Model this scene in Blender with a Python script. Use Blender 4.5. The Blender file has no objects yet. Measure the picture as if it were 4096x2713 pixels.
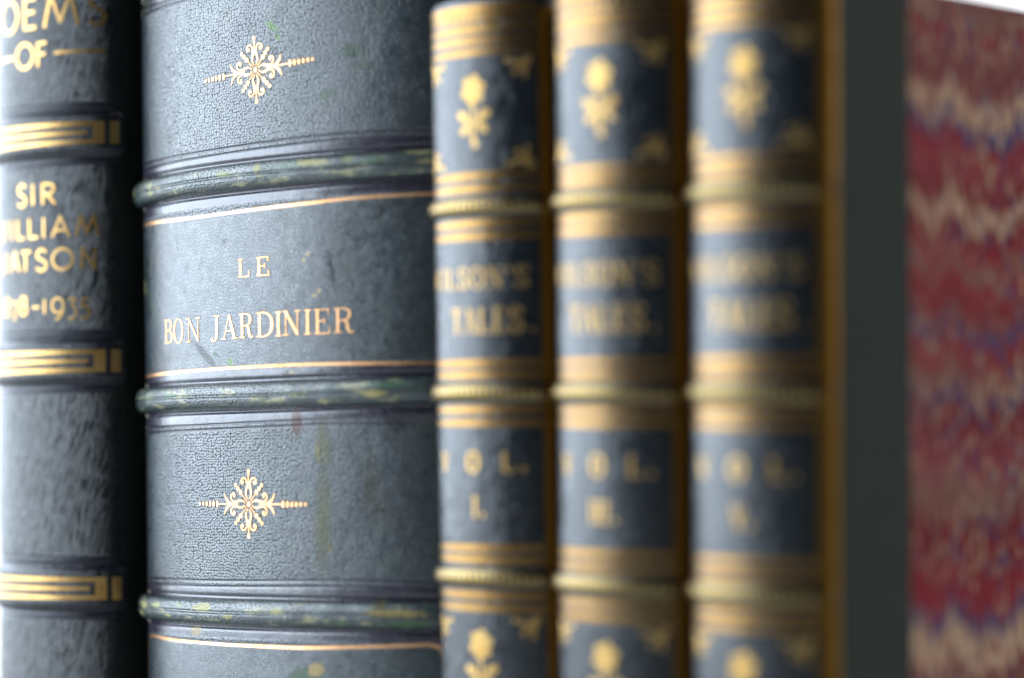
import bpy, bmesh, math, random
import numpy as np
from mathutils import Matrix, Vector, Euler

random.seed(7)
rng = np.random.default_rng(11)
SC = bpy.context.scene
COL = SC.collection
MM = 0.001
H0 = 112.0            # mm: height of the camera's eye above the tabletop

# ------------------------------------------------------------------ camera
cam_d = bpy.data.cameras.new('camera')
cam = bpy.data.objects.new('camera', cam_d)
COL.objects.link(cam)
cam.location = (0, 0, H0 * MM)
cam.rotation_euler = (math.radians(90), 0, 0)
cam_d.sensor_width = 36.0
cam_d.lens = 2854.85 / 1024 * 36.0
cam_d.shift_y = (385.36 - 339.0) / 1024
cam_d.clip_start = 0.01
cam_d.clip_end = 50
cam_d.dof.use_dof = True
cam_d.dof.focus_distance = 0.556
cam_d.dof.aperture_fstop = 4.7
cam_d.dof.aperture_blades = 0
SC.camera = cam

# ------------------------------------------------------------------ world
W = bpy.data.worlds.new('World')
SC.world = W
W.use_nodes = True
bg = W.node_tree.nodes['Background']
bg.inputs[0].default_value = (0.80, 0.90, 1.0, 1)
bg.inputs[1].default_value = 0.045

def area(name, loc, target, sx, sy, power, color):
    d = bpy.data.lights.new(name, 'AREA')
    d.shape = 'RECTANGLE'; d.size = sx; d.size_y = sy
    d.energy = power; d.color = color
    o = bpy.data.objects.new(name, d); COL.objects.link(o)
    o.location = loc
    v = Vector(target) - Vector(loc)
    o.rotation_euler = v.to_track_quat('-Z', 'Y').to_euler()
    return o

BC = (-0.02, 0.53, 0.12)
# tall window to the left and a little behind the row of books
area('window_light', (-1.235, 1.03, 0.50), BC, 2.3, 1.45, 88, (0.74, 0.86, 1.0))
# added soft fill, right and above, placed to reach the marbled side
area('fill_light', (1.35, 0.42, 0.55), BC, 0.7, 0.7, 6.0, (1.0, 0.94, 0.86))
# added lamp that brightens the white wall behind
area('wall_fill', (0.2, 1.6, 1.5), (0.3, 2.5, 0.3), 1.5, 0.5, 34, (1.0, 1.0, 1.0))

vs = SC.view_settings
vs.view_transform = 'Standard'; vs.look = 'None'
vs.exposure = 0; vs.gamma = 1
try: vs.use_curve_mapping = False
except Exception: pass
SC.render.engine = 'CYCLES'

# ------------------------------------------------------------------ helpers
def tag(o, label=None, cat=None, group=None, kind=None):
    if label: o['label'] = label
    if cat: o['category'] = cat
    if group: o['group'] = group
    if kind: o['kind'] = kind
    return o

def empty(name, M):
    o = bpy.data.objects.new(name, None); COL.objects.link(o)
    o.empty_display_size = 0.02
    o.matrix_world = M
    return o

def mesh_obj(name, verts, faces, mat, parent=None, uv=None, attrs=None, smooth=True):
    me = bpy.data.meshes.new(name)
    me.from_pydata([tuple(map(float, v)) for v in verts], [], [tuple(map(int, f)) for f in faces])
    if smooth: me.polygons.foreach_set('use_smooth', [True] * len(me.polygons))
    if uv is not None:
        lay = me.uv_layers.new(name='UVMap')
        idx = np.empty(len(me.loops), dtype=np.int32); me.loops.foreach_get('vertex_index', idx)
        lay.data.foreach_set('uv', np.asarray(uv, dtype=np.float32)[idx].ravel())
    for k, (ty, arr) in (attrs or {}).items():
        at = me.attributes.new(k, ty, 'POINT')
        if ty == 'FLOAT': at.data.foreach_set('value', np.asarray(arr, np.float32).ravel())
        else: at.data.foreach_set('color', np.asarray(arr, np.float32).ravel())
    me.materials.append(mat)
    me.update()
    o = bpy.data.objects.new(name, me); COL.objects.link(o)
    if parent is not None: o.parent = parent
    return o

def box(name, x0, x1, y0, y1, z0, z1, mat, parent=None, bev=0.6, seg=2):
    bm = bmesh.new()
    bmesh.ops.create_cube(bm, size=1)
    for v in bm.verts:
        v.co = Vector((x0 + (v.co.x + .5) * (x1 - x0), y0 + (v.co.y + .5) * (y1 - y0), z0 + (v.co.z + .5) * (z1 - z0))) * MM
    if bev: bmesh.ops.bevel(bm, geom=bm.edges[:], offset=bev * MM, segments=seg, affect='EDGES', profile=0.5)
    me = bpy.data.meshes.new(name); bm.to_mesh(me); bm.free()
    me.materials.append(mat)
    o = bpy.data.objects.new(name, me); COL.objects.link(o)
    if parent is not None: o.parent = parent
    return o

# ------------------------------------------------------------------ node helpers
class NT:
    def __init__(s, name):
        s.m = bpy.data.materials.new(name); s.m.use_nodes = True
        s.t = s.m.node_tree; s.n = s.t.nodes; s.l = s.t.links
        s.b = s.n['Principled BSDF']
    def node(s, ty, **kw):
        n = s.n.new(ty)
        for k, v in kw.items(): setattr(n, k, v)
        return n
    def put(s, sock, v):
        if hasattr(v, 'is_linked') or isinstance(v, bpy.types.NodeSocket): s.l.new(v, sock)
        else:
            if isinstance(v, (tuple, list)) and len(v) == 3 and sock.type == 'RGBA': v = (*v, 1)
            sock.default_value = v
    def math(s, op, a, b=None, c=None, clamp=False):
        n = s.node('ShaderNodeMath', operation=op); n.use_clamp = clamp
        s.put(n.inputs[0], a)
        if b is not None: s.put(n.inputs[1], b)
        if c is not None: s.put(n.inputs[2], c)
        return n.outputs[0]
    def vmath(s, op, a, b):
        n = s.node('ShaderNodeVectorMath', operation=op); s.put(n.inputs[0], a); s.put(n.inputs[1], b)
        return n.outputs[0]
    def mix(s, f, a, b, ty='RGBA', blend='MIX'):
        n = s.node('ShaderNodeMix', data_type=ty)
        if ty == 'RGBA':
            n.blend_type = blend; i = (6, 7); o = 2
        else: i = (2, 3); o = 0
        s.put(n.inputs[0], f); s.put(n.inputs[i[0]], a); s.put(n.inputs[i[1]], b)
        return n.outputs[o]
    def uv(s, sx=1, sy=1, rot=0):
        u = s.node('ShaderNodeUVMap'); u.uv_map = 'UVMap'
        m = s.node('ShaderNodeMapping'); s.l.new(u.outputs[0], m.inputs[0])
        m.inputs['Rotation'].default_value = (0, 0, rot)
        m2 = s.node('ShaderNodeMapping'); s.l.new(m.outputs[0], m2.inputs[0]); m2.inputs['Scale'].default_value = (sx, sy, 1)
        return m2.outputs[0]
    def noise(s, vec, scale, detail=3, rough=.5, col=False, dist=0):
        n = s.node('ShaderNodeTexNoise'); s.l.new(vec, n.inputs['Vector'])
        n.inputs['Scale'].default_value = scale; n.inputs['Detail'].default_value = detail
        n.inputs['Roughness'].default_value = rough; n.inputs['Distortion'].default_value = dist
        return n.outputs[1] if col else n.outputs[0]
    def vor(s, vec, scale, feature='F1', rnd=1, out='Distance'):
        n = s.node('ShaderNodeTexVoronoi'); n.voronoi_dimensions = '2D'; n.feature = feature
        s.l.new(vec, n.inputs['Vector']); n.inputs['Scale'].default_value = scale
        n.inputs['Randomness'].default_value = rnd
        return n.outputs[out]
    def ss(s, v, lo, hi):
        n = s.node('ShaderNodeMapRange'); n.interpolation_type = 'SMOOTHSTEP'
        s.put(n.inputs[0], v); n.inputs[1].default_value = lo; n.inputs[2].default_value = hi
        return n.outputs[0]
    def attr(s, name, out='Fac'):
        n = s.node('ShaderNodeAttribute'); n.attribute_name = name
        return n.outputs[out]
    def bump(s, h, dist, strength=1.0, nrm=None):
        n = s.node('ShaderNodeBump'); s.put(n.inputs['Height'], h); n.inputs['Distance'].default_value = dist
        s.put(n.inputs['Strength'], strength)
        if nrm: s.l.new(nrm, n.inputs['Normal'])
        return n.outputs[0]

def leather_pebbled():
    """old dark green goatskin, pebble grain, rubbed on the bands, some stains"""
    k = NT('pebbled_green_leather'); uv = k.uv()
    warp = k.noise(uv, .35, 2, col=True)
    w2 = k.vmath('MULTIPLY', k.vmath('SUBTRACT', warp, (.5, .5, .5)), (.9, .9, 0))
    uvw = k.vmath('ADD', uv, w2)
    big = k.noise(uv, .07, 3, .55); med = k.noise(uv, .35, 4, .6)
    burn = k.attr('burnish'); rub = k.attr('rub'); crush = k.attr('crush')
    v1 = k.vor(uvw, 1.85, 'F1', .62)
    peb = k.math('SUBTRACT', 1, k.math('MULTIPLY', k.math('MULTIPLY', v1, v1), 2.2))
    crk = k.math('MULTIPLY', k.ss(k.vor(uvw, 1.45, 'DISTANCE_TO_EDGE'), -.02, .17), k.math('MULTIPLY_ADD', k.ss(k.noise(uv, .8, 4, .65), .36, .56), .38, .62))
    fine = k.noise(uv, 5, 3, .6)
    hgt = k.mix(crush, peb, k.math('MULTIPLY', crk, .42), 'FLOAT')
    hgt = k.math('ADD', hgt, k.math('MULTIPLY', fine, .08))
    amp = k.math('MULTIPLY', k.math('SUBTRACT', 1, k.math('MULTIPLY', burn, .86)), k.math('MULTIPLY_ADD', med, .9, .55))
    hgt = k.math('MULTIPLY', hgt, amp)
    c = k.mix(k.ss(big, .3, .7), (.012, .020, .021), (.022, .034, .040))
    # tops of pebbles paler, valleys darker
    c = k.mix(k.math('MULTIPLY', k.ss(v1, .45, .12), k.math('SUBTRACT', 1, burn)), c, (.040, .060, .070))
    c = k.mix(burn, c, (.026, .022, .038))
    c = k.mix(k.math('MULTIPLY', rub, .6), c, (.045, .070, .062))
    # olive fading patches
    c = k.mix(k.math('MULTIPLY', k.ss(k.noise(uv, .16, 4, .6), .56, .72), .55), c, (.060, .078, .040))
    # rubbed bands: yellow-green and ochre flecks
    r1 = k.noise(k.uv(.55, 1.0), .38, 4, .62)
    m1 = k.math('MULTIPLY', k.ss(k.math('ADD', r1, k.math('MULTIPLY', rub, .10)), .70, .80), k.ss(rub, .05, .5))
    r2 = k.noise(k.vmath('ADD', k.uv(.3, 1.1), (31., 9., 0)), .5, 5, .66)
    m2 = k.math('MULTIPLY', k.ss(k.math('ADD', r2, k.math('MULTIPLY', rub, .10)), .64, .73), k.ss(rub, .05, .5))
    c = k.mix(k.math('MULTIPLY', m1, .75), c, (.10, .17, .08))
    c = k.mix(k.math('MULTIPLY', m2, .75), c, (.42, .38, .17))
    # individual stains, painted per vertex with a ragged edge
    sc = k.attr('stain', 'Color'); sa = k.attr('stain', 'Alpha')
    stm = k.ss(k.math('ADD', sa, k.math('MULTIPLY', k.math('SUBTRACT', k.noise(uv, .9, 4, .65), .5), .9)), .35, .75)
    c = k.mix(stm, c, sc)
    # rubbing and scratches that dull the polish
    dull = k.math('ADD', k.ss(k.noise(uv, .22, 5, .7), .54, .70), k.ss(k.noise(k.uv(1.4, .12, .3), .5, 3, .6), .62, .72), clamp=True)
    dry = k.math('SUBTRACT', k.math('SUBTRACT', 1, k.math('MULTIPLY', stm, .5)), k.math('MULTIPLY', dull, .16))
    k.put(k.b.inputs['Base Color'], c)
    rgh = k.math('ADD', k.mix(burn, k.mix(crush, .31, .30, 'FLOAT'), .26, 'FLOAT'), k.math('MULTIPLY', k.math('SUBTRACT', med, .5), .28))
    k.put(k.b.inputs['Roughness'], rgh)
    k.b.inputs['IOR'].default_value = 1.9
    n0 = k.bump(k.noise(uv, .12, 3, .5), .0004, .5)
    dome = k.mix(crush, k.ss(v1, .52, .22), crk, 'FLOAT')
    k.put(k.b.inputs['Specular IOR Level'], k.math('MULTIPLY', dry, k.mix(burn, k.math('MULTIPLY_ADD', dome, .30, .25), .5, 'FLOAT')))
    k.put(k.b.inputs['Normal'], k.bump(hgt, .00006, 1.0, n0))
    return k.m

def leather_creased(name, base, base2, sx, sy, rot, scale, depth, rough=.38, ior=1.7, flat=1.0):
    """smoother dark leather with drawn-out creases"""
    k = NT(name); uv = k.uv(sx, sy, rot); u0 = k.uv()
    warp = k.vmath('MULTIPLY', k.vmath('SUBTRACT', k.noise(uv, scale * .5, 3, col=True), (.5, .5, .5)), (.9 / scale, .9 / scale, 0))
    uvw = k.vmath('ADD', uv, warp)
    v = k.vor(uvw, scale, 'DISTANCE_TO_EDGE'); v2 = k.vor(uvw, scale * 2.1, 'F1')
    ridg = k.noise(uvw, scale * .7, 3, .55)
    ridge = k.math('SUBTRACT', 1, k.math('MULTIPLY', k.math('ABSOLUTE', k.math('SUBTRACT', ridg, .5)), 9.0), clamp=True)
    h = k.math('ADD', k.math('MULTIPLY', k.ss(v, 0, .25), .14), k.math('ADD', k.math('MULTIPLY', v2, -.10), k.math('MULTIPLY', ridge, .75)))
    burn = k.attr('burnish')
    h = k.math('MULTIPLY', h, k.math('SUBTRACT', 1, k.math('MULTIPLY', burn, .75)))
    med = k.noise(u0, .3, 4, .6)
    c = k.mix(k.ss(med, .35, .68), base, base2)
    c = k.mix(k.math('MULTIPLY', burn, .8), c, (.018, .016, .032))
    k.put(k.b.inputs['Base Color'], c)
    k.put(k.b.inputs['Roughness'], k.math('ADD', rough, k.math('MULTIPLY', k.math('SUBTRACT', med, .5), .10)))
    k.b.inputs['IOR'].default_value = ior
    k.put(k.b.inputs['Specular IOR Level'], k.math('MULTIPLY_ADD', k.ss(h, .15, .85), .5 * (1 - flat) * 1.7, .5 * flat))
    n0 = k.bump(k.noise(k.uv(1, .2), .25, 2, .5), .0002, .5)
    k.put(k.b.inputs['Normal'], k.bump(h, depth, 1.0, n0))
    return k.m

def gold(name, col, rough, worn, wcol=(.03, .03, .02), fine=.00004):
    k = NT(name); uv = k.uv()
    n = k.noise(uv, 1.6, 5, .65); n2 = k.noise(uv, .25, 3, .55)
    c = k.mix(k.ss(n2, .3, .7), col, tuple(x * y for x, y in zip(col, (.92, .84, .7))))
    w = k.math('MULTIPLY', k.ss(k.math('ADD', n, k.math('MULTIPLY', k.math('SUBTRACT', n2, .5), .3)), .60, .72), worn)
    k.put(k.b.inputs['Base Color'], k.mix(w, c, wcol))
    k.put(k.b.inputs['Metallic'], k.math('SUBTRACT', 1, k.math('MULTIPLY', w, .9)))
    k.put(k.b.inputs['Roughness'], k.math('ADD', rough, k.math('MULTIPLY', k.math('SUBTRACT', n, .5), .25)))
    k.put(k.b.inputs['Normal'], k.bump(k.noise(uv, 3.5, 3, .6), fine, 1.0))
    return k.m

def marbled():
    k = NT('marbled_paper'); u = k.node('ShaderNodeUVMap'); u.uv_map = 'UVMap'
    raw = k.node('ShaderNodeSeparateXYZ'); k.l.new(u.outputs[0], raw.inputs[0])
    t, v = raw.outputs[0], raw.outputs[1]
    # each comb tooth drags the colours by its own amount
    tooth = k.math('FRACT', k.math('DIVIDE', t, 3.9))
    tri = k.math('ABSOLUTE', k.math('SUBTRACT', tooth, .5))
    wob = k.math('MULTIPLY', k.math('SUBTRACT', k.noise(k.uv(.35, .06), 1, 2), .5), 3.)
    jag = k.math('MULTIPLY', k.math('SUBTRACT', k.noise(k.uv(1.5, .06), 1, 3, .6), .5), 4.5)
    vv = k.math('ADD', k.math('ADD', v, k.math('MULTIPLY', tri, -6.4)), k.math('ADD', wob, jag))
    fac = k.math('FRACT', k.math('DIVIDE', k.math('SUBTRACT', 68.0, vv), 118.0))
    R = k.node('ShaderNodeValToRGB'); k.l.new(fac, R.inputs[0])
    tan = (.58, .39, .27); blu = (.065, .07, .19); red = (.30, .020, .034); mau = (.22, .060, .065); pnk = (.30, .060, .075); gry = (.26, .15, .12); drd = (.19, .012, .022)
    stops = [(67, mau), (62.5, gry), (60.5, mau), (58.5, red), (56.4, gry), (55.4, mau), (49.6, mau), (47.6, tan), (44.2, tan), (43.4, blu), (41.6, blu), (40.6, red), (35, pnk), (30.6, drd), (29.2, tan), (27.0, tan), (25.6, drd), (21, red), (18.5, gry), (15.5, red), (9, mau), (7.2, blu), (5, red), (-2.5, gry), (-4.2, blu), (-6, drd), (-15, pnk), (-21, gry), (-26, drd), (-39, red), (-42, blu), (-45, tan)]
    el = R.color_ramp.elements
    el[0].position = (68 - stops[0][0]) / 118.; el[0].color = (*stops[0][1], 1)
    el[1].position = (68 - stops[-1][0]) / 118.; el[1].color = (*stops[-1][1], 1)
    for z, cc in stops[1:-1]:
        e = el.new((68 - z) / 118.); e.color = (*cc, 1)
    c = R.outputs[0]
    comb = k.node('ShaderNodeCombineXYZ'); k.l.new(k.math('DIVIDE', t, 1.6), comb.inputs[0]); k.l.new(k.math('DIVIDE', vv, 2.6), comb.inputs[1])
    vo = k.node('ShaderNodeTexVoronoi'); vo.voronoi_dimensions = '2D'; k.l.new(comb.outputs[0], vo.inputs['Vector']); vo.inputs['Scale'].default_value = 1; vo.inputs['Randomness'].default_value = .75
    cr = k.node('ShaderNodeSeparateXYZ'); k.l.new(vo.outputs['Color'], cr.inputs[0])
    dot = k.ss(vo.outputs['Distance'], .50, .34)
    msk = k.noise(k.uv(.03, .09), 1, 2)
    c = k.mix(k.math('MULTIPLY', k.math('MULTIPLY', dot, k.ss(cr.outputs[0], .55, .59)), k.ss(msk, .38, .55)), c, (.46, .30, .21))
    c = k.mix(k.math('MULTIPLY', k.math('MULTIPLY', dot, k.ss(cr.outputs[1], .74, .78)), k.ss(msk, .35, .6)), c, blu)
    c = k.mix(k.math('MULTIPLY', k.ss(cr.outputs[2], .6, .65), k.math('MULTIPLY', dot, .6)), c, drd)
    k.put(k.b.inputs['Base Color'], c)
    k.b.inputs['Roughness'].default_value = .55
    k.b.inputs['Specular IOR Level'].default_value = .12
    return k.m

def plain(name, col, rough=.6, nscale=30., amp=.25, bumpd=0, spec=.4):
    k = NT(name); tc = k.node('ShaderNodeTexCoord')
    n = k.noise(tc.outputs['Object'], nscale, 4, .6)
    k.put(k.b.inputs['Base Color'], k.mix(n, tuple(x * (1 - amp) for x in col), tuple(min(1, x * (1 + amp)) for x in col)))
    k.b.inputs['Roughness'].default_value = rough
    k.b.inputs['Specular IOR Level'].default_value = spec
    if bumpd: k.put(k.b.inputs['Normal'], k.bump(k.noise(tc.outputs['Object'], nscale * 20, 3), bumpd))
    return k.m

def pages_mat():
    k = NT('paper_pages'); tc = k.node('ShaderNodeTexCoord')
    m = k.node('ShaderNodeMapping'); k.l.new(tc.outputs['Object'], m.inputs[0]); m.inputs['Scale'].default_value = (5000, 20, 20)
    n = k.noise(m.outputs[0], 1, 2)
    k.put(k.b.inputs['Base Color'], k.mix(n, (.42, .34, .22), (.68, .60, .45)))
    k.b.inputs['Roughness'].default_value = .8
    k.put(k.b.inputs['Normal'], k.bump(n, .0001))
    return k.m

M_BIG = leather_pebbled()
M_LEFT = leather_creased('creased_black_leather', (.008, .011, .011), (.015, .020, .019), 1.0, .13, math.radians(17), 1.9, .00016, .31, 1.60, .60)
M_SM = leather_creased('smooth_blue_green_leather', (.010, .014, .018), (.018, .024, .028), 1.0, .22, math.radians(4), .9, .00008, .20, 1.60)
M_STRIP = plain('dark_green_leather', (.020, .032, .027), .62, 300, .25, .00010, .25)
M_CLOTH = plain('black_green_cloth', (.012, .015, .014), .7, 200, .2, .00008)
M_GOLD_BIG = gold('bright_gold_leaf', (.82, .46, .24), .36, .7)
M_GOLD_LEFT = gold('ribbed_gold_leaf', (.68, .43, .16), .36, .8)
M_GOLD_SM = gold('old_gold_leaf', (.33, .185, .052), .30, 1.0, (.03, .025, .015))
M_GOLD_STAMP = gold('stamped_gold_leaf', (.54, .35, .125), .46, .8)
M_GOLD_EDGE = gold('shaded_gold_leaf', (.20, .112, .022), .45, .5)  # gold darkened in colour to stand for dim reflections along the spine edges
M_GOLD_BEAD = gold('greenish_gold_leaf', (.42, .29, .085), .34, .6, (.05, .06, .03))
M_TOOL_SHADE = plain('tooling_shade', (.012, .014, .013), .45, 400, .2, 0, .3)  # shade around the pressed-in gilt tooling, painted as a dark colour
M_MARBLE = marbled()
M_PAGES = pages_mat()
M_TABLE = plain('white_painted_wood', (.62, .62, .60), .45, 8, .05)
M_WALL = plain('white_wall_paint', (.82, .82, .82), .9, 3, .02)

# ------------------------------------------------------------------ book surface
class Book:
    def __init__(s, X, Y, yaw, roll, pitch, a, b, depth, zb, zt):
        s.a, s.b, s.depth, s.zb, s.zt = a, b, depth, zb, zt
        t = np.linspace(0, math.pi / 2, 3000)
        ds = np.hypot(a * np.cos(t), b * np.sin(t))
        s.t = t; s.s = np.concatenate([[0], np.cumsum((ds[1:] + ds[:-1]) / 2 * np.diff(t))]); s.S = s.s[-1]
        R = Matrix.Rotation(yaw, 4, 'Z') @ Matrix.Rotation(roll, 4, 'Y') @ Matrix.Rotation(pitch, 4, 'X')
        s.z0 = H0
        s.M = Matrix.Translation(Vector((X, Y, H0)) * MM) @ R @ Matrix.Translation(Vector((0, 0, -H0)) * MM)
        # rest the book on the table: lowest board corner at height 0
        low = min((s.M @ Vector((x * MM, y * MM, 0))).z for x in (-a, a) for y in (0, depth))
        s.zb = -H0 - low / MM + .02
        s.uo = np.array([X * 3.7, Y * 2.3])
    def surf(s, S_, Z_, off):
        S_ = np.asarray(S_, float); Z_ = np.asarray(Z_, float)
        sg = np.sign(S_); ab = np.abs(S_)
        t = np.interp(ab, s.s, s.t)
        over = np.maximum(0, ab - s.S)
        x = s.a * np.sin(t); y = -s.b * np.cos(t) + over
        nx = s.b * np.sin(t); ny = -s.a * np.cos(t)
        l = np.hypot(nx, ny); nx, ny = nx / l, ny / l
        return np.stack([sg * (x + nx * off) + (sg == 0) * 0, y + ny * off, Z_ + H0], -1) * MM

def wob(S_, Z_, seed, amp):
    r = np.random.default_rng(seed); o = 0
    for i in range(7):
        fx, fz = r.normal(0, .11), r.normal(0, .07)
        o = o + np.sin(S_ * fx + Z_ * fz + r.uniform(0, 6.28)) * r.uniform(.3, 1)
    return o * amp / 3

def smoothstep(x, a, b):
    t = np.clip((x - a) / (b - a), 0, 1); return t * t * (3 - 2 * t)

def grid_faces(nz, ns, base=0):
    i = np.arange(nz - 1)[:, None] * ns + np.arange(ns - 1)[None, :]
    i = i.ravel() + base
    return np.stack([i, i + 1, i + ns + 1, i + ns], -1).tolist()

def strip(name, bk, z0, z1, mat, parent, offf, attrf=None, dz=.25, ds=.4, cap=None, fine=()):
    n = max(3, int((z1 - z0) / dz) + 1)
    z = np.linspace(z0, z1, n)
    for a, b in fine: z = np.concatenate([z, np.arange(max(a, z0), min(b, z1), .08)])
    z = np.unique(np.round(z, 4)); z = z[np.concatenate([[True], np.diff(z) > .03])]; z[-1] = z1
    s = np.linspace(-bk.S, bk.S, int(2 * bk.S / ds) | 1)
    Sg, Zg = np.meshgrid(s, z)
    off = offf(Sg, Zg)
    P = bk.surf(Sg, Zg, off).reshape(-1, 3)
    uv = np.stack([Sg, Zg], -1).reshape(-1, 2)
    F = grid_faces(len(z), len(s))
    at = attrf(Sg.ravel(), Zg.ravel()) if attrf else {'burnish': ('FLOAT', np.zeros(Sg.size))}
    return mesh_obj(name, P, F, mat, parent, uv + bk.uo, at)

# flat (s, z) drawings wrapped on the spine just above the leather
class Draw:
    def __init__(s, bk, offf, lift=.035):
        s.bk, s.offf, s.lift = bk, offf, lift; s.grow = 0; s.V = []; s.F = []; s.k = 0; s.UV = []
    def _add(s, P, F):
        P = np.asarray(P, float).reshape(-1, 2)
        base = sum(len(v) for v in s.V)
        off = s.offf(P[:, 0], P[:, 1]) + s.lift + (s.k % 12) * .004; s.k += 1
        s.V.append(s.bk.surf(P[:, 0], P[:, 1], off)); s.UV.append(P)
        s.F += [[i + base for i in f] for f in F]
    def rect(s, s0, s1, z0, z1, d=.4, slope=0):
        ns = max(2, int(abs(s1 - s0) / d) + 1); nz = max(2, int(abs(z1 - z0) / .3) + 1)
        Sg, Zg = np.meshgrid(np.linspace(s0, s1, ns), np.linspace(z0, z1, nz))
        Zg = Zg + slope * Sg
        s._add(np.stack([Sg, Zg], -1), grid_faces(nz, ns))
    def disc(s, cx, cz, rx, rz=None, rot=0, rings=3, n=14):
        rz = (rz or rx) + s.grow; rx = rx + s.grow; P = [(0, 0)]
        for r in range(1, rings + 1):
            for i in range(n):
                a = 2 * math.pi * i / n; P.append((rx * r / rings * math.cos(a), rz * r / rings * math.sin(a)))
        c, q = math.cos(rot), math.sin(rot)
        P = [(cx + x * c - y * q, cz + x * q + y * c) for x, y in P]
        F = [(0, 1 + i, 1 + (i + 1) % n) for i in range(n)]
        for r in range(rings - 1):
            b0 = 1 + r * n; b1 = b0 + n
            F += [(b0 + i, b1 + i, b1 + (i + 1) % n, b0 + (i + 1) % n) for i in range(n)]
        s._add(P, F)
    def line(s, pts, w, smooth=False, closed=False, contrast=None, step=.2):
        P = np.asarray(pts, float)
        W = np.full(len(P), float(w)) if np.isscalar(w) else np.asarray(w, float)
        if smooth: P, W = catmull(P, W, closed)
        d = np.concatenate([[0], np.cumsum(np.hypot(*np.diff(P, axis=0).T))])
        n = max(2, int(d[-1] / step) + 1); q = np.linspace(0, d[-1], n)
        X = np.interp(q, d, P[:, 0]); Y = np.interp(q, d, P[:, 1]); Wd = np.interp(q, d, W)
        if closed:
            dx = np.gradient(np.concatenate([X[-3:-1], X, X[1:3]]))[2:-2]; dy = np.gradient(np.concatenate([Y[-3:-1], Y, Y[1:3]]))[2:-2]
        else: dx, dy = np.gradient(X), np.gradient(Y)
        l = np.hypot(dx, dy) + 1e-9; nx, ny = -dy / l, dx / l
        if contrast: Wd = contrast[0] + (contrast[1] - contrast[0]) * np.abs(dy / l) ** 1.3
        Wd = Wd + 2 * s.grow
        P2 = np.concatenate([np.stack([X + nx * Wd / 2, Y + ny * Wd / 2], -1), np.stack([X, Y], -1), np.stack([X - nx * Wd / 2, Y - ny * Wd / 2], -1)])
        F = [(i, i + 1, n + i + 1, n + i) for i in range(n - 1)] + [(n + i, n + i + 1, 2 * n + i + 1, 2 * n + i) for i in range(n - 1)]
        s._add(P2, F)
    def done(s, name, mat, parent):
        return mesh_obj(name, np.concatenate(s.V), s.F, mat, parent, np.concatenate(s.UV) + s.bk.uo)

def catmull(P, W, closed=False, n=8):
    Q = []; V = []
    N = len(P)
    g = (lambda i: P[i % N]) if closed else (lambda i: P[max(0, min(N - 1, i))])
    h = (lambda i: W[i % N]) if closed else (lambda i: W[max(0, min(N - 1, i))])
    for i in range(N if closed else N - 1):
        p0, p1, p2, p3 = g(i - 1), g(i), g(i + 1), g(i + 2)
        for j in range(n):
            t = j / n
            Q.append(.5 * ((2 * p1) + (-p0 + p2) * t + (2 * p0 - 5 * p1 + 4 * p2 - p3) * t * t + (-p0 + 3 * p1 - 3 * p2 + p3) * t ** 3))
            V.append(h(i) * (1 - t) + h(i + 1) * t)
    Q.append(g(N if closed else N - 1)); V.append(h(N if closed else N - 1))
    return np.array(Q), np.array(V)

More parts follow.
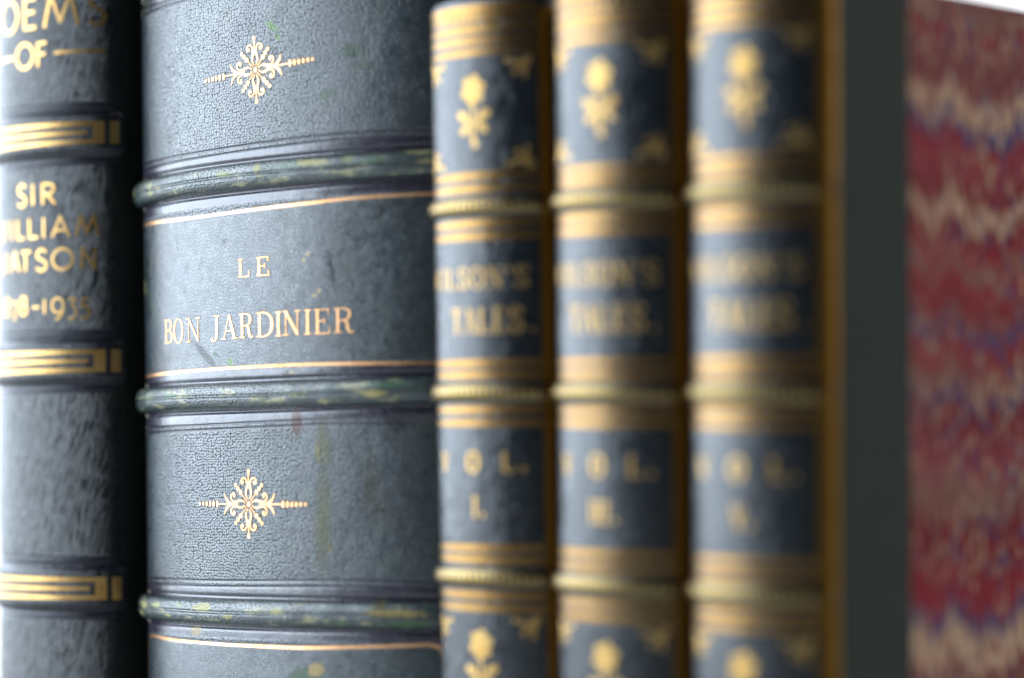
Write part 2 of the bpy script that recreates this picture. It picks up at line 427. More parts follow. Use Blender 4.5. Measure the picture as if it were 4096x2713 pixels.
# ------------------------------------------------------------------ letters, drawn in a unit box
# stroke = (points, kind, smooth): kind T thick, t thin, c contrast
SERIF = {
 'L': ([([(.2, 0), (.2, 1)], 'T', 0), ([(.2, .02), (.95, .02)], 't', 0), ([(.95, 0), (.93, .3)], 't', 0)], [(.2, 1, .2), (.2, 0, .2)]),
 'E': ([([(.2, 0), (.2, 1)], 'T', 0), ([(.2, .02), (.92, .02)], 't', 0), ([(.2, .98), (.88, .98)], 't', 0), ([(.2, .52), (.62, .52)], 't', 0), ([(.93, 0), (.91, .27)], 't', 0), ([(.88, 1), (.87, .76)], 't', 0), ([(.63, .4), (.63, .64)], 't', 0)], [(.2, 1, .2), (.2, 0, .2)]),
 'B': ([([(.22, 0), (.22, 1)], 'T', 0), ([(.2, .98), (.5, .98), (.75, .9), (.8, .75), (.72, .6), (.45, .53), (.22, .53)], 'c', 1), ([(.22, .53), (.55, .53), (.85, .42), (.9, .27), (.82, .1), (.55, .02), (.2, .02)], 'c', 1)], [(.2, 1, .2), (.2, 0, .2)]),
 'O': ([([(.5, 1), (.2, .88), (.06, .5), (.2, .12), (.5, 0), (.8, .12), (.94, .5), (.8, .88)], 'c', 2)], []),
 'N': ([([(.16, 0), (.16, 1)], 't', 0), ([(.14, 1), (.84, .02)], 'T', 0), ([(.84, 0), (.84, 1)], 't', 0)], [(.12, 1, .14), (.16, 0, .17), (.84, 1, .17)]),
 'J': ([([(.62, 1), (.62, .25), (.5, .02), (.25, -.06), (.12, .08)], 'c', 1)], [(.62, 1, .28)]),
 'A': ([([(.12, 0), (.47, 1)], 't', 0), ([(.47, 1), (.84, 0)], 'T', 0), ([(.24, .34), (.7, .34)], 't', 0)], [(.1, 0, .15), (.84, 0, .19)]),
 'R': ([([(.2, 0), (.2, 1)], 'T', 0), ([(.2, .98), (.5, .98), (.76, .89), (.8, .74), (.72, .58), (.45, .5), (.2, .5)], 'c', 1), ([(.45, .5), (.65, .42), (.72, .15), (.84, .01), (.98, .06)], 'c', 1)], [(.2, 1, .2), (.2, 0, .2)]),
 'D': ([([(.2, 0), (.2, 1)], 'T', 0), ([(.2, .98), (.5, .98), (.82, .82), (.92, .5), (.82, .18), (.5, .02), (.2, .02)], 'c', 1)], [(.18, 1, .18), (.18, 0, .18)]),
 'I': ([([(.5, 0), (.5, 1)], 'T', 0)], [(.5, 1, .5), (.5, 0, .5)]),
 'W': ([([(.05, 1), (.28, 0)], 'T', 0), ([(.28, 0), (.5, .95)], 't', 0), ([(.5, .95), (.73, 0)], 'T', 0), ([(.73, 0), (.95, 1)], 't', 0)], [(.05, 1, .12), (.95, 1, .1)]),
 'V': ([([(.1, 1), (.5, 0)], 'T', 0), ([(.5, 0), (.9, 1)], 't', 0)], [(.1, 1, .18), (.9, 1, .15)]),
 'S': ([([(.85, .75), (.75, .95), (.5, 1), (.22, .92), (.15, .75), (.3, .58), (.7, .43), (.87, .25), (.75, .06), (.48, 0), (.2, .06), (.12, .28)], 'c', 1)], []),
 'T': ([([(.5, 0), (.5, 1)], 'T', 0), ([(.05, .98), (.95, .98)], 't', 0), ([(.05, 1), (.05, .75)], 't', 0), ([(.95, 1), (.95, .75)], 't', 0)], [(.5, 0, .2)]),
 "'": ([([(.5, 1), (.4, .72)], 'T', 0)], []),
}
SANS = {
 'P': [([(.12, 0), (.12, 1)], 0), ([(.12, .95), (.55, .95), (.85, .85), (.9, .7), (.82, .53), (.5, .44), (.12, .44)], 1)],
 'O': [([(.5, 1), (.15, .85), (0, .5), (.15, .15), (.5, 0), (.85, .15), (1, .5), (.85, .85)], 2)],
 'E': [([(.12, 0), (.12, 1)], 0), ([(.12, .05), (.95, .05)], 0), ([(.12, .95), (.95, .95)], 0), ([(.12, .53), (.85, .53)], 0)],
 'M': [([(.02, 0), (.22, 1), (.5, .15), (.78, 1), (.98, 0)], 0)],
 'S': [([(.85, .86), (.6, 1), (.3, .96), (.12, .76), (.3, .57), (.68, .45), (.88, .25), (.7, .04), (.4, 0), (.08, .13)], 1)],
 'F': [([(.12, 0), (.12, 1)], 0), ([(.12, .95), (.95, .95)], 0), ([(.12, .5), (.85, .5)], 0)],
 'I': [([(.5, 0), (.5, 1)], 0)],
 'R': [([(.12, 0), (.12, 1)], 0), ([(.12, .95), (.55, .95), (.82, .86), (.87, .72), (.78, .56), (.5, .48), (.12, .48)], 1), ([(.4, .48), (.95, 0)], 0)],
 'W': [([(.02, 1), (.26, 0), (.5, .85), (.74, 0), (.98, 1)], 0)],
 'L': [([(.12, 1), (.12, 0)], 0), ([(.12, .05), (.98, .05)], 0)],
 'A': [([(.02, 0), (.5, 1), (.98, 0)], 0), ([(.2, .33), (.8, .33)], 0)],
 'T': [([(.5, 0), (.5, 1)], 0), ([(0, .95), (1, .95)], 0)],
 'N': [([(.1, 0), (.1, 1), (.9, 0), (.9, 1)], 0)],
 '1': [([(.5, 0), (.5, .78)], 0)],
 '8': [([(.5, .52), (.2, .65), (.2, .88), (.5, 1), (.8, .88), (.8, .65)], 2), ([(.5, .52), (.1, .38), (.08, .14), (.5, 0), (.92, .14), (.9, .38)], 2)],
 '7': [([(.05, .72), (.95, .72), (.4, -.28)], 0)],
 '-': [([(.05, .38), (.95, .38)], 0)],
 '9': [([(.5, .82), (.15, .7), (.05, .42), (.2, .14), (.5, .04), (.82, .15), (.95, .42), (.84, .7)], 2), ([(.95, .42), (.9, .1), (.65, -.2), (.35, -.34)], 1)],
 '3': [([(.1, .76), (.88, .76), (.48, .38)], 0), ([(.48, .38), (.85, .26), (.95, .0), (.78, -.24), (.45, -.32), (.1, -.22)], 1)],
 '5': [([(.92, .76), (.35, .76), (.2, .3)], 0), ([(.2, .3), (.55, .36), (.9, .22), (.95, -.02), (.75, -.26), (.4, -.32), (.1, -.22)], 1)],
}
def serif_glyph(D, ch, s0, s1, z0, z1, thick, thin):
    if ch == '.': D.disc((s0 + s1) / 2, z0 + thick * .6, thick * .65); return
    st, se = SERIF[ch]; w, h = s1 - s0, z1 - z0
    for pts, kind, sm in st:
        P = [(s0 + x * w, z0 + y * h) for x, y in pts]
        if kind == 'T': D.line(P, thick)
        elif kind == 't': D.line(P, thin)
        else: D.line(P, thick, smooth=True, closed=sm == 2, contrast=(thin * 1.1, thick * 1.05))
    for x, y, hw in se:
        zz = z0 + y * h + (thin * .5 if y == 0 else -thin * .5)
        D.line([(s0 + (x - hw) * w, zz), (s0 + (x + hw) * w, zz)], thin)
def sans_glyph(D, ch, s0, s1, z0, z1, wt):
    w, h = s1 - s0 - wt * .6, z1 - z0 - wt * .2
    for pts, sm in SANS[ch]:
        P = [(s0 + wt * .3 + x * w, z0 + wt * .1 + y * h) for x, y in pts]
        if sm: D.line(P, wt, smooth=True, closed=sm == 2)
        else:
            for a, b in zip(P[:-1], P[1:]):
                D.line([a, b], wt)
            for q in P[1:-1]: D.disc(q[0], q[1], wt * .5, rings=1, n=10)

# ------------------------------------------------------------------ shared book carcass
def carcass(bk, root, mat_board, with_marble=None, board_t=2.6):
    a, d, zb = bk.a, bk.depth, bk.zb + H0
    zt = bk.zt_board + H0
    out = []
    for sg in (-1, 1):
        x0, x1 = sorted((sg * a, sg * (a - board_t)))
        o = box('cover_board', x0, x1, .15, d, zb, zt, mat_board, root, .55, 3); out.append(o)
        if with_marble and sg == 1: with_marble(o)
    box('page_block', -(a - board_t - .05), a - board_t - .05, -bk.b * .35, d - 4, zb + 3, zt - 3, M_PAGES, root, .3, 1)
    return out

def head_tail(off, Z, zb, zt, r=2.2):
    """roll the leather inwards at head and tail"""
    for e, sg in ((zt, 1), (zb, -1)):
        u = np.clip((sg * (Z - e) + r) / r, 0, 1)
        off = off - r * (1 - np.sqrt(np.clip(1 - u * u, 0, 1)))
    return off

def build_spine(bk, root, mat, offf, bands, bw, attrf, fine, ds):
    edges = sorted([(c - bw, c + bw) for c in bands])
    lo = bk.zb; first = None; segs = []
    for a, b in edges: segs.append((lo, a)); lo = b
    segs.append((lo, bk.zt))
    # the panels between the bands form one mesh
    V = []; F = []; UV = []; AT = {}; base = 0
    for a, b in segs:
        z = np.linspace(a, b, max(3, int((b - a) / .35) + 1))
        for p, q in fine: z = np.concatenate([z, np.arange(max(p, a), min(q, b), .09)])
        for e, sg in ((bk.zt, -1), (bk.zb, 1)):
            if abs(e - a) < .01 or abs(e - b) < .01: z = np.concatenate([z, e + sg * 2.2 * (1 - np.sin(np.linspace(0, math.pi / 2, 24)))])
        z = np.unique(np.round(z, 4)); keep = np.concatenate([[True], np.diff(z) > .004]); z = z[keep]; z[0] = a; z[-1] = b
        s = np.linspace(-bk.S, bk.S, int(2 * bk.S / ds) | 1)
        Sg, Zg = np.meshgrid(s, z); off = offf(Sg, Zg)
        V.append(bk.surf(Sg, Zg, off).reshape(-1, 3)); UV.append(np.stack([Sg, Zg], -1).reshape(-1, 2))
        F += grid_faces(len(z), len(s), base); base += Sg.size
        for kk, (ty, arr) in attrf(Sg.ravel(), Zg.ravel()).items(): AT.setdefault(kk, (ty, []))[1].append(arr)
    # close head and tail
    AT = {kk: (ty, np.concatenate(arr)) for kk, (ty, arr) in AT.items()}
    Vc = np.concatenate(V); ns = int(2 * bk.S / ds) | 1
    F.append(list(range(len(Vc) - ns, len(Vc)))); F.append(list(range(ns))[::-1])
    sp = mesh_obj('spine', Vc, F, mat, root, np.concatenate(UV) + bk.uo, AT)
    for c in bands:
        strip('raised_band', bk, c - bw, c + bw, mat, sp, offf, attrf, dz=.1, ds=ds)
    return sp

# ================================================================== setting
tb = box('tabletop', -1500, 1500, -250, 2500, -40, -.2, M_TABLE, None, 2, 2); tag(tb, kind='structure')
wl = box('wall', -2500, 3000, 2510, 2600, -900, 2600, M_WALL, None, 0); tag(wl, kind='structure')

# ================================================================== wide green book (second from the left)
def wide_book():
    bk = Book(-39.55371, 559.41361, -.7144, -.02941, -.01197, 44.75488, 15.24289, 150, -H0, 128)
    bk.zt_board = 126
    bands = [82.9, 40.1, -2.1, -43.8, -85.6]
    bw = 3.0
    root = empty('leather_book', bk.M)
    tag(root, 'widest book, dark green pebbled leather spine lettered LE BON JARDINIER between thin gold rules', 'book')
    pairs = []          # blind-tooled double lines
    for c, up, dn in ((82.9, 0, 1), (40.1, 1, 0), (-2.1, 0, 1), (-43.8, 1, 0), (-85.6, 0, 1)):
        if up: pairs += [c + 5.0, c + 6.1]
        if dn: pairs += [c - 5.2, c - 6.2]
    def lineshift(S): return .25 * np.sin(S * .06)
    def offf(S, Z):
        S = np.asarray(S, float); Z = np.asarray(Z, float); o = wob(S, Z, 5, .12)
        for i, c in enumerate(bands):
            d = (Z - c - .12 * np.sin(S * .09 + i * 2)) / 2.65
            prof = np.clip(1 - np.abs(d) ** 2.6, 0, 1) ** .62
            o = o + 1.95 * prof * (1 - .9 * smoothstep(np.abs(S), .93 * bk.S, bk.S)) * (1 + .05 * np.sin(S * .5 + i) * np.sin(S * .17))
            # two tooled lines on the crown of the band
            for g in (-.25, .22):
                o = o - .24 * np.exp(-((Z - c - g - .12 * np.sin(S * .09 + i * 2)) / .11) ** 2)
            o = o - .36 * (np.exp(-((np.abs(Z - c) - 2.95) / .42) ** 2))
        for p in pairs: o = o - .20 * np.exp(-((Z - p - lineshift(S)) / .17) ** 2)
        for p in (3.2, 33.9, -49.9): o = o - .06 * np.exp(-((Z - p) / .4) ** 2)
        return head_tail(o, Z, bk.zb, bk.zt)
    # stains: s, z, rs, rz, rot, colour, strength
    ST = [(19.8, 21, .9, 5.5, .18, (.010, .014, .016), .62), (24, 27, 3, .5, -.9, (.012, .015, .018), .6), (-8, 28, 1.5, 1.1, 0, (.012, .014, .017), .5), (9, 14.6, 1.6, 1.0, .4, (.012, .014, .017), .5), (-24, 29, .5, 3.5, .1, (.012, .015, .018), .55),
          (-6, 40.9, 2.6, .8, 0, (.30, .34, .12), .62), (3.2, 41.2, 1.1, .9, 0, (.40, .38, .12), .75), (4, 39.6, 1.6, .5, 0, (.34, .34, .11), .6), (16.5, 41.3, 5.2, .75, 0, (.42, .38, .13), .72), (12, 41.2, 9, 1.1, 0, (.09, .16, .08), .55),
          (24.8, 41.4, 1.7, .9, 0, (.22, .26, .12), .7), (-32, 40.7, 1.0, .8, .4, (.40, .38, .13), .75), (-31.5, 39.3, 1.5, .6, 0, (.36, .34, .11), .7), (-43, 40.5, 1.5, 1.2, 0, (.45, .42, .2), .8), (30, 40.8, 4, 1, 0, (.06, .12, .06), .6),
          (-24, -1.6, 3, .8, 0, (.12, .20, .10), .6), (-33, -1.4, 2.5, .9, 0, (.22, .28, .14), .6), (-44, -1.2, 1.5, 1, 0, (.4, .4, .2), .8), (29.5, -2.5, 2.8, .7, 0, (.42, .34, .12), .8), (33, -1.0, 5, .8, 0, (.05, .12, .06), .65), (4, -2.6, 4, .6, 0, (.16, .20, .08), .5), (12, -2.4, 2, .6, 0, (.30, .32, .12), .55),
          (-38, -43.2, 2.2, .8, 0, (.46, .42, .18), .85), (-40, -44.9, 1.2, .6, 0, (.44, .40, .16), .85), (-31, -43.0, 2.5, .7, 0, (.40, .40, .16), .75), (-22, -42.8, 2.0, .6, 0, (.24, .30, .12), .6), (-14, -43.0, 3.2, .8, 0, (.42, .38, .14), .78), (-6, -44.6, 1.8, .6, 0, (.38, .36, .13), .65),
          (7, -43.2, 2.2, .8, 0, (.40, .38, .15), .7), (33, -43.3, 6.5, .8, 0, (.36, .27, .10), .75), (36, -45.2, 5, .8, 0, (.06, .13, .05), .7), (22, -45.3, 2.2, .6, 0, (.10, .18, .08), .6), (-26, -44.8, 1.2, .5, 0, (.35, .34, .12), .7),
          (17, -26, 2.6, 13, -.05, (.105, .105, .05), .62), (17.5, -12, 2.2, 6, .1, (.12, .12, .05), .6), (16, -13, .8, 2.4, .1, (.2, .18, .06), .7), (18.5, -31, 1.0, 2.0, .1, (.17, .16, .06), .6), (11, -7.6, 1.6, 2.8, 0, (.10, .045, .03), .75),
          (9.5, 2.2, 3, 1.2, .3, (.09, .06, .035), .5), (-18.5, -47.8, 1.9, 1.0, 0, (.34, .25, .09), .9), (14.6, -54.5, 2.6, 1.6, .4, (.40, .28, .09), .95),
          (12, -56, 5, 2.5, .2, (.05, .10, .04), .8), (6, 68.4, 2.0, .7, -.5, (.14, .26, .05), .8), (7.5, 66, 1.4, .6, -.9, (.12, .22, .05), .7),
          (25, 62, 4, 2, 0, (.05, .09, .03), .55), (27, 59, 3, 1.5, 0, (.05, .09, .03), .5), (19, 54, 3.5, 1.5, .2, (.05, .09, .035), .5),
          (-14.5, 6.3, 4.6, .9, -.62, (.010, .025, .018), .85), (-6.6, 4.6, .8, .7, 0, (.16, .30, .08), .9), (-11.0, 6.2, 1.2, .5, -.4, (.03, .10, .05), .8),
          (-39, 22, 1.6, 8, .1, (.012, .03, .025), .8), (-42, 21, .8, 1.6, 0, (.45, .38, .12), .9), (-36, 17, .5, 5, .5, (.05, .10, .05), .6),
          (14.2, 24.3, .7, .4, .3, (.55, .42, .2), .9), (13.2, 23.2, .5, .5, 0, (.5, .4, .2), .8), (16.8, 17.2, .5, .6, 0, (.5, .4, .2), .9), (15.6, 16.4, .7, .4, 0, (.5, .4, .2), .8), (10, 2.0, .8, .3, 0, (.5, .4, .2), .8),
          (-26, 50, 3, 4, 0, (.05, .07, .04), .4), (28, -20, 4, 12, .2, (.055, .06, .04), .5), (-21, 19.3, 2.2, .35, .9, (.008, .01, .012), .6), (-20, 13, .9, 1.8, 0, (.01, .012, .016), .55),
          (33, -8, 5, 3, 0, (.02, .02, .02), .5), (30, -42, 2, 1.5, 0, (.12, .1, .04), .6)]
    def attrf(S, Z):
        b = np.zeros(S.size); rub = np.zeros(S.size); cr = np.zeros(S.size)
        for c in bands:
            d = np.abs(Z - c)
            b = np.maximum(b, smoothstep(d, 2.3, 2.9) * (1 - smoothstep(d, 4.9, 5.3)))
            rub = np.maximum(rub, (1 - smoothstep(d, 1.9, 2.6)))
        for p in pairs:
            b = np.maximum(b, 1 - smoothstep(np.abs(Z - p - lineshift(S)), .15, .42))
        cr = smoothstep(Z, 3.2, 3.6) * (1 - smoothstep(Z, 33.4, 33.9)); cr = np.maximum(cr, 1 - smoothstep(Z, -50.2, -49.8))
        st = np.zeros((S.size, 4))
        for s0, z0, rs, rz, rot, colr, k in ST:
            dx, dz = S - s0, Z - z0; c_, s_ = math.cos(rot), math.sin(rot)
            q = np.exp(-(((dx * c_ + dz * s_) / rs) ** 2 + ((-dx * s_ + dz * c_) / rz) ** 2) * .7) * min(1, k * 1.2)
            m = q > st[:, 3]
            st[m, :3] = colr; st[m, 3] = q[m]
        return {'burnish': ('FLOAT', b), 'rub': ('FLOAT', rub), 'crush': ('FLOAT', cr), 'stain': ('FLOAT_COLOR', st)}
    fine = [(c - 7, c - 2.9) for c in bands] + [(c + 2.9, c + 7) for c in bands]
    sp = build_spine(bk, root, M_BIG, offf, bands, bw, attrf, fine, .38)
    # gold rules, hand-tooled so they waver
    for pts in ([(-50, 33.95), (-43, 33.8), (-20, 33.35), (-9, 33.42), (12, 33.85), (25, 34.2), (41, 34.3), (50, 34.3)],
                [(-50, 2.8), (-41, 2.9), (-20, 3.25), (-1, 3.4), (16, 3.38), (40.5, 2.9), (50, 2.85)]):
        D = Draw(bk, offf); D.line(pts, .62, smooth=True); D.done('gilt_rule', M_GOLD_BIG, sp)
    D = Draw(bk, offf)
    D.line([(-41.9, -100), (-41.9, -51.5), (-41.2, -49.75), (-38, -49.5), (-25, -49.9), (-10.2, -50.1), (11, -50.15), (30, -49.5), (39.2, -49.1), (41.2, -49.6), (41.8, -51.5), (41.9, -100)], .62, smooth=False)
    D.done('gilt_rule', M_GOLD_BIG, sp)
    # lettering: widened dark strokes under each letter paint its pressed-in shadow
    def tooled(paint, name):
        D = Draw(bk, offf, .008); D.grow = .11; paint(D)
        D.done('tooling_shadow', M_TOOL_SHADE, sp)
        D = Draw(bk, offf, .065); paint(D); return D.done(name, M_GOLD_BIG, sp)
    def p1(D):
        for ch, a, b in (('L', -3.9, -.7), ('E', 1.2, 4.8)): serif_glyph(D, ch, a, b, 20.75, 24.35, .66, .22)
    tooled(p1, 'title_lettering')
    def p2(D):
        for ch, a, b in (('B', -29.6, -26.0), ('O', -25.6, -21.9), ('N', -20.6, -15.8), ('J', -12.5, -9.3), ('A', -8.9, -4.4), ('R', -3.7, .1), ('D', .9, 5.5), ('I', 6.0, 7.6), ('N', 8.0, 12.3), ('I', 13.2, 14.9), ('E', 15.6, 19.5), ('R', 20.2, 24.6)):
            k = .05 * math.sin(a); w = .44 if a < -15 else .64
            serif_glyph(D, ch, a, b, 9.0 + k, 13.7 + k, w, .17 if a < -15 else .22)
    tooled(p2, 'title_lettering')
    # fleurons
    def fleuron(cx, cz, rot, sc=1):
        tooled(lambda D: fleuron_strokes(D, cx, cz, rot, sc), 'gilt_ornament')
    def fleuron_strokes(D, cx, cz, rot, sc):
        def T(p):
            c, s = math.cos(rot), math.sin(rot); return (cx + sc * (p[0] * c - p[1] * s), cz + sc * (p[0] * s + p[1] * c))
        def ln(pts, w, sm=True): D.line([T(p) for p in pts], [x * sc for x in w] if hasattr(w, '__len__') else w * sc, smooth=sm, step=.12)
        def dc(x, y, r, ry=None):
            q = T((x, y)); D.disc(q[0], q[1], r * sc, (ry or r) * sc, rot)
        dc(0, 0, .5)
        scroll = [(.15, .85), (.6, 1.5), (.66, 2.4), (.42, 3.3), (.5, 4.15), (.95, 4.75), (1.6, 4.8), (2.0, 4.35), (1.9, 3.85), (1.5, 3.75)]
        sw = [.12, .28, .5, .42, .3, .32, .32, .28, .3, .3]
        for k in range(4):
            c, s = (1, 0, -1, 0)[k], (0, 1, 0, -1)[k]
            r90 = lambda p: (p[0] * c - p[1] * s, p[0] * s + p[1] * c)
            for m in (1, -1):
                ln([r90((m * x, y)) for x, y in scroll], sw); q = r90((m * 1.55, 4.0)); dc(q[0], q[1], .34)
            ln([r90((0, 2.9)), r90((0, 4.5))], .3, False)
            c2, s2 = math.cos(math.pi / 2 * k + math.pi / 4), math.sin(math.pi / 2 * k + math.pi / 4)
            ln([(c2 * .7, s2 * .7), (c2 * 2.5, s2 * 2.5)], .16, False)
            for rr, q in ((3.05, .48), (4.05, .42), (4.95, .38)): dc(c2 * rr, s2 * rr, q)
        for m in (1, -1):
            ln([(0, m * 4.2), (0, m * 5.9)], [.2, .38], False); dc(0, m * 6.0, .42)
            ln([(m * 3.6, 0), (m * 8.4, 0)], .26, False)
            for u in (1, -1):
                ln([(m * 3.8, 0), (m * 5.2, u * .25), (m * 6.2, u * .9), (m * 6.8, u * 2.0)], [.15, .5, .55, .1])
            for i in range(6): dc(m * (8.9 + i * 1.08), 0, 0.37 - .01 * i, .66 - .06 * i)
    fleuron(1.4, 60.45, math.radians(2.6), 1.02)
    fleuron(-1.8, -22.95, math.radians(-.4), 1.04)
    carcass(bk, root, M_CLOTH)
wide_book()

# ================================================================== leftmost book
def left_book():
    bk = Book(-93.85, 596.24648, -.66709, -.02206, -.0137, 17.44556, 8.13804, 150, -H0, 146)
    bk.zt_board = 144
    bands = [98.0, 51.35, 4.6, -41.8, -88.3]; bw = 5.3
    root = empty('leather_book', bk.M)
    tag(root, 'leftmost book, black creased leather spine lettered SIR WILLIAM WATSON, gold boxes on bands', 'book')
    def offf(S, Z):
        S = np.asarray(S, float); Z = np.asarray(Z, float); o = wob(S, Z, 9, .10)
        for c in bands:
            d = np.abs(Z - c)
            o = o + 1.35 * (1 - smoothstep(d, 3.0, 4.9)) - .18 * np.exp(-((d - 4.95) / .28) ** 2)
            o = o - .16 * np.exp(-((d - 6.2) / .2) ** 2)
        return head_tail(o, Z, bk.zb, bk.zt)
    def attrf(S, Z):
        b = np.zeros(S.size)
        for c in bands:
            d = np.abs(Z - c); b = np.maximum(b, smoothstep(d, 4.6, 5.0) * (1 - smoothstep(d, 6.3, 6.6)))
            b = np.maximum(b, .5 * (1 - smoothstep(d, 4.4, 4.8)))
        return {'burnish': ('FLOAT', b)}
    fine = [(c - 6.8, c - 5.2) for c in bands] + [(c + 5.2, c + 6.8) for c in bands]
    sp = build_spine(bk, root, M_LEFT, offf, bands, bw, attrf, fine, .3)
    for c in bands:
        D = Draw(bk, offf, .04)
        z0, z1 = c - 2.33, c + 2.33
        D.rect(-17.3, 17.3, z1 - .95, z1); D.rect(-17.3, 17.3, z0, z0 + .95)
        D.rect(-14.2, 14.2, c - .42, c + .42)
        for m in (1, -1):
            D.rect(m * 15.2, m * 17.3, z0 + .95, z1 - .95); D.rect(m * 18.2, m * 19.8, z0, z1)
        D.done('gilt_border', M_GOLD_LEFT, sp)
    def word(items, z0, z1, wt):
        D = Draw(bk, offf, .03)
        for ch, a, b in items: sans_glyph(D, ch, a, b, z0, z1, wt)
        D.done('title_lettering', M_GOLD_LEFT, sp)
    word([('P', -17.6, -12.6), ('O', -11.2, -4.3), ('E', -2.9, 1.7), ('M', 3.2, 12.3), ('S', 13.6, 18.3)], 73.6, 80.4, .78)
    word([('O', -5.2, .6), ('F', 1.2, 4.5)], 65.7, 70.9, .70)
    for m in (1, -1):
        D = Draw(bk, offf, .03); D.rect(m * 6.2, m * 17.6, 67.95, 68.65); D.done('gilt_rule', M_GOLD_LEFT, sp)
    word([('S', -5.2, -1.6), ('I', -.6, .7), ('R', 2.2, 6.6)], 37.1, 41.6, .66)
    word([('W', -16.0, -9.2), ('I', -8.0, -6.8), ('L', -5.5, -2.5), ('L', -1.6, 1.7), ('I', 2.4, 3.7), ('A', 5.0, 9.9), ('M', 10.9, 16.3)], 30.2, 34.5, .62)
    word([('W', -15.4, -9.0), ('A', -8.0, -4.2), ('T', -4.1, -.6), ('S', .5, 4.4), ('O', 5.2, 10.6), ('N', 12.0, 15.7)], 23.5, 27.9, .64)
    word([('1', -12.4, -11.2), ('8', -10.6, -7.9), ('7', -7.3, -5.0), ('8', -4.5, -1.6), ('-', -.5, 2.1), ('1', 2.7, 3.9), ('9', 5.0, 8.5), ('3', 9.0, 11.4), ('5', 11.7, 14.3)], 14.5, 18.4, .52)
    carcass(bk, root, M_CLOTH)
left_book()

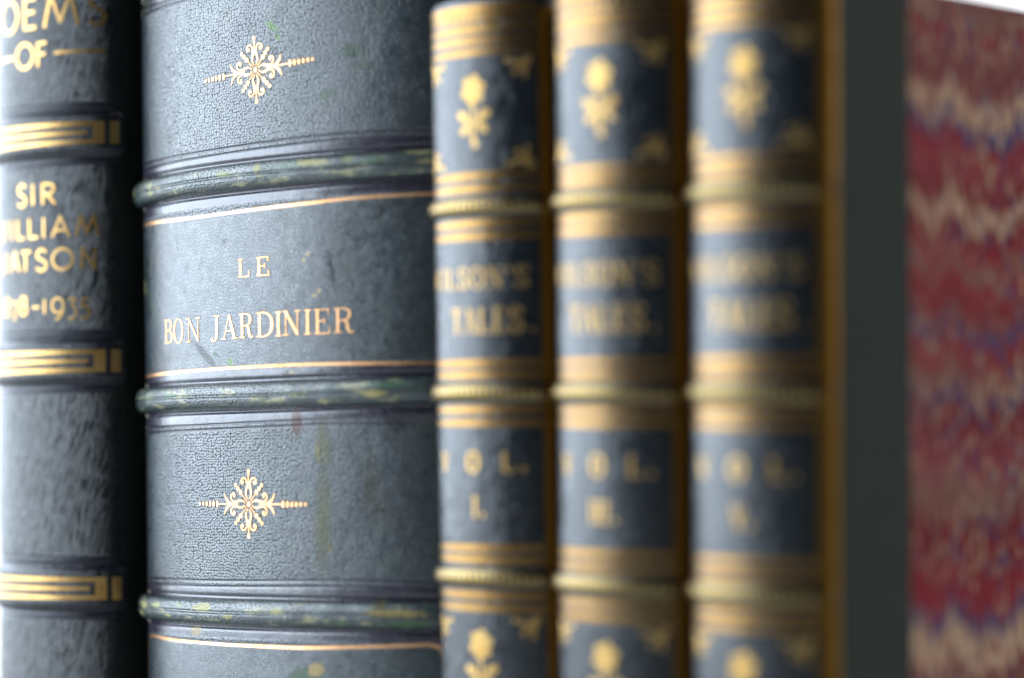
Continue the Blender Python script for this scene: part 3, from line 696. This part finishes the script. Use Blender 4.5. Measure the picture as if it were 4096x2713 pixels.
# ================================================================== three gilt volumes
def volume(X, Y, roll, pitch, numeral, label, talesx, seed, loc_s=0.0):
    bk = Book(X, Y, -.68209, roll, pitch, 14.04958, 7.50059, 118, -H0, 69.5)
    bk.zt_board = 66.8
    bands = [31.8, -1.2, -34.05, -67.0]; bw = 1.9
    root = empty('gilt_leather_book', bk.M)
    tag(root, label, 'book', 'matching gilt volumes of tales')
    def offf(S, Z):
        S = np.asarray(S, float); Z = np.asarray(Z, float); o = wob(S, Z, seed, .10)
        for c in bands:
            d = np.abs(Z - c) / 1.75
            o = o + 1.0 * np.clip(1 - d ** 2.2, 0, 1) ** .75 * (1 - smoothstep(np.abs(S), .87 * bk.S, .97 * bk.S))
        return head_tail(o, Z, bk.zb, bk.zt, 2.0)
    def attrf(S, Z): return {'burnish': ('FLOAT', np.zeros(S.size))}
    sp = build_spine(bk, root, M_SM, offf, bands, bw, attrf, [], .3)
    E = 12.95; rj = np.random.default_rng(seed)
    # broad gilt fillets either side of every band, and at the head
    rules = [(58.6, 59.75), (60.6, 61.75), (62.6, 63.75), (66.3, 67.5)]
    for c in bands:
        rules += [(c + 4.65, c + 5.85), (c + 2.45, c + 3.7), (c - 3.7, c - 2.45), (c - 5.9, c - 4.7)]
    rules += [(-106, -104), (-103.6, -101)]
    for i, (a, b) in enumerate(rules):
        D = Draw(bk, offf, .03); q = rj.normal(0, .07); D.rect(-14.5, E + .1 + rj.uniform(-.25, .2), a + q, b + q + rj.normal(0, .05), .3, rj.normal(0, .004)); D.done('gilt_rule', M_GOLD_SM, sp)
    # upright gilt edges
    for m in (1, -1):
        for nm, a, b in (('gilt_border', E + .1, 16.9),):
            D = Draw(bk, offf, .035); D.rect(m * (a if m > 0 else 14.6), m * b, bk.zb + 3, 66.5, .3); D.done(nm, M_GOLD_EDGE, sp)
    # beaded roll along each raised band
    for c in bands:
        D = Draw(bk, offf, .04); x = -E
        D.rect(-E, E, c - 1.25, c - .95, .25); D.rect(-E, E, c + .95, c + 1.25, .25)
        while x < E:
            D.disc(x, c, .44, .85, rings=3, n=10); x += 1.38
        D.done('gilt_beading', M_GOLD_BEAD, sp)
    D = Draw(bk, offf, .03); x = -E + .8
    while x < E:
        D.disc(x, 65.2, .75, .95, rings=3, n=12); x += 1.9
    D.done('gilt_beading', M_GOLD_SM, sp)
    # rose sprigs and corner sprays in the flower panels
    for zt, zb_ in ((58.6, 37.65), (-40.0, -61.1)):
        D = Draw(bk, offf, .03); cx = .2 + rj.normal(0, .3); zc = zt - 6.1 + rj.normal(0, .2)
        D.disc(cx, zc, 1.35, 1.35, n=16)
        for i in range(6):
            a = i * math.pi / 3 + .3; D.disc(cx + 1.75 * math.cos(a), zc + 1.85 * math.sin(a), .95, .95, n=12)
        D.line([(cx, zc - 2.5), (cx + .1, zc - 5.5), (cx - .1, zc - 8.2), (cx + .6, zc - 10.2)], [.7, .6, .9, 1.3], smooth=True)
        for dx, dz, rx, rz, ro in ((-2.3, -4.6, 1.35, .85, -.35), (2.4, -4.4, 1.35, .85, .35), (-1.9, -7.0, 1.2, .75, .5), (2.1, -6.8, 1.2, .75, -.5), (-1.1, -5.6, .8, .5, -.6), (1.2, -5.5, .8, .5, .6)):
            D.disc(cx + dx, zc + dz, rx, rz, ro)
        D.done('gilt_flower', M_GOLD_STAMP, sp)
        for m in (1, -1):
            for zz, u in ((zt - 2.3, -1), (zb_ + 2.3, 1)):
                D = Draw(bk, offf, .03); q = m * 10.7 + rj.normal(0, .15); zz += rj.normal(0, .15)
                D.disc(q, zz, 1.15); D.disc(q + m * .9, zz - u * 1.0, .75)
                D.disc(q - m * 1.8, zz - u * .5, .7, .5); D.disc(q + m * .3, zz + u * 1.8, .5, .7)
                D.disc(q - m * 3.1, zz - u * .9, .5); D.disc(q - m * 1.5, zz + u * 1.3, .55); D.line([(q, zz), (q - m * 1.4, zz + u * 1.2)], .22)
                D.done('gilt_flower', M_GOLD_STAMP, sp)
    def words(items, z0, z1, th=.56, tn=.22):
        D = Draw(bk, offf, .03)
        for ch, a, b in items: serif_glyph(D, ch, a, b, z0, z1, th, tn)
        D.done('title_lettering', M_GOLD_STAMP, sp)
    words([('W', -13.3, -9.6), ('I', -8.9, -7.6), ('L', -6.9, -4.6), ('S', -3.9, -1.5), ('O', -.8, 2.2), ('N', 2.9, 6.1), ("'", 6.7, 7.9), ('S', 8.4, 10.9), ], 17.3, 20.9, .56, .2)
    t = talesx
    words([('T', t, t + 2.9), ('A', t + 3.3, t + 6.5), ('L', t + 7.0, t + 9.5), ('E', t + 10.1, t + 12.6), ('S', t + 13.3, t + 16.0), ('.', t + 17.0, t + 18.2)], 9.3, 13.7, .64, .24)
    words([('V', -10.2, -7.7), ('O', -2.4, .3), ('L', 5.2, 7.7), ('.', 8.9, 9.9)], -15.3, -11.8, .8, .32)
    n = len(numeral); w = {'I': 1.5, 'V': 2.6}; tot = sum(w[c] for c in numeral) ; x = -.6 - tot / 2; it = []
    for c in numeral: it.append((c, x, x + w[c] - .25)); x += w[c]
    it.append(('.', x + .5, x + 1.4))
    words(it, -23.3, -19.6, .7, .3)
    def marble(board):
        a = bk.a; zb = bk.zb + H0; zt = bk.zt_board + H0
        L = 21.8
        box('leather_strip', a - .3, a + .12, .35, L, zb + .2, zt - .2, M_STRIP, board, .1, 1)
        # comb-dragged marbled paper; v carries the height displaced by the comb
        ts = np.linspace(L - .8, bk.depth - .4, 150); zs = np.linspace(zb + .25, zt - .25, 60)
        kt = [15, 20, 24.7, 29.5, 35.3, 39.6, 44.9, 48.5, 52.4, 56.3, 60.2, 66, 71, 75, 80, 85, 90, 96, 101, 106, 112, 118]
        kd = [44, 47.5, 45.9, 43.4, 48.0, 44.4, 42.7, 44.6, 42.3, 44.6, 46.5, 48.5, 45.5, 47.6, 44, 42.5, 45, 42, 44.5, 47, 43, 46]
        Tg, Zg = np.meshgrid(ts, zs)
        Dv = 45 - np.interp(Tg, kt, kd)
        P = np.stack([np.full_like(Tg, a + .07), Tg, Zg], -1).reshape(-1, 3) * MM
        uv = np.stack([Tg, Zg - H0 + Dv], -1).reshape(-1, 2)
        mesh_obj('marbled_paper', P, grid_faces(len(zs), len(ts)), M_MARBLE, board, uv, smooth=False)
    carcass(bk, root, M_STRIP, marble)
volume(-1.65639, 512.25095, -.01457, .00822, 'I', 'gilt banded tales volume standing against the wide green book, first of the three matching volumes', -6.1, 21)
volume(19.92563, 490.92138, .00063, .0124, 'III', 'middle one of the three matching gilt banded tales volumes, standing between the other two', -7.6, 22)
volume(42.06331, 470.27601, -.00439, .00122, 'V', 'rightmost gilt banded volume, its dark green and red marbled side board in view', -7.0, 23)
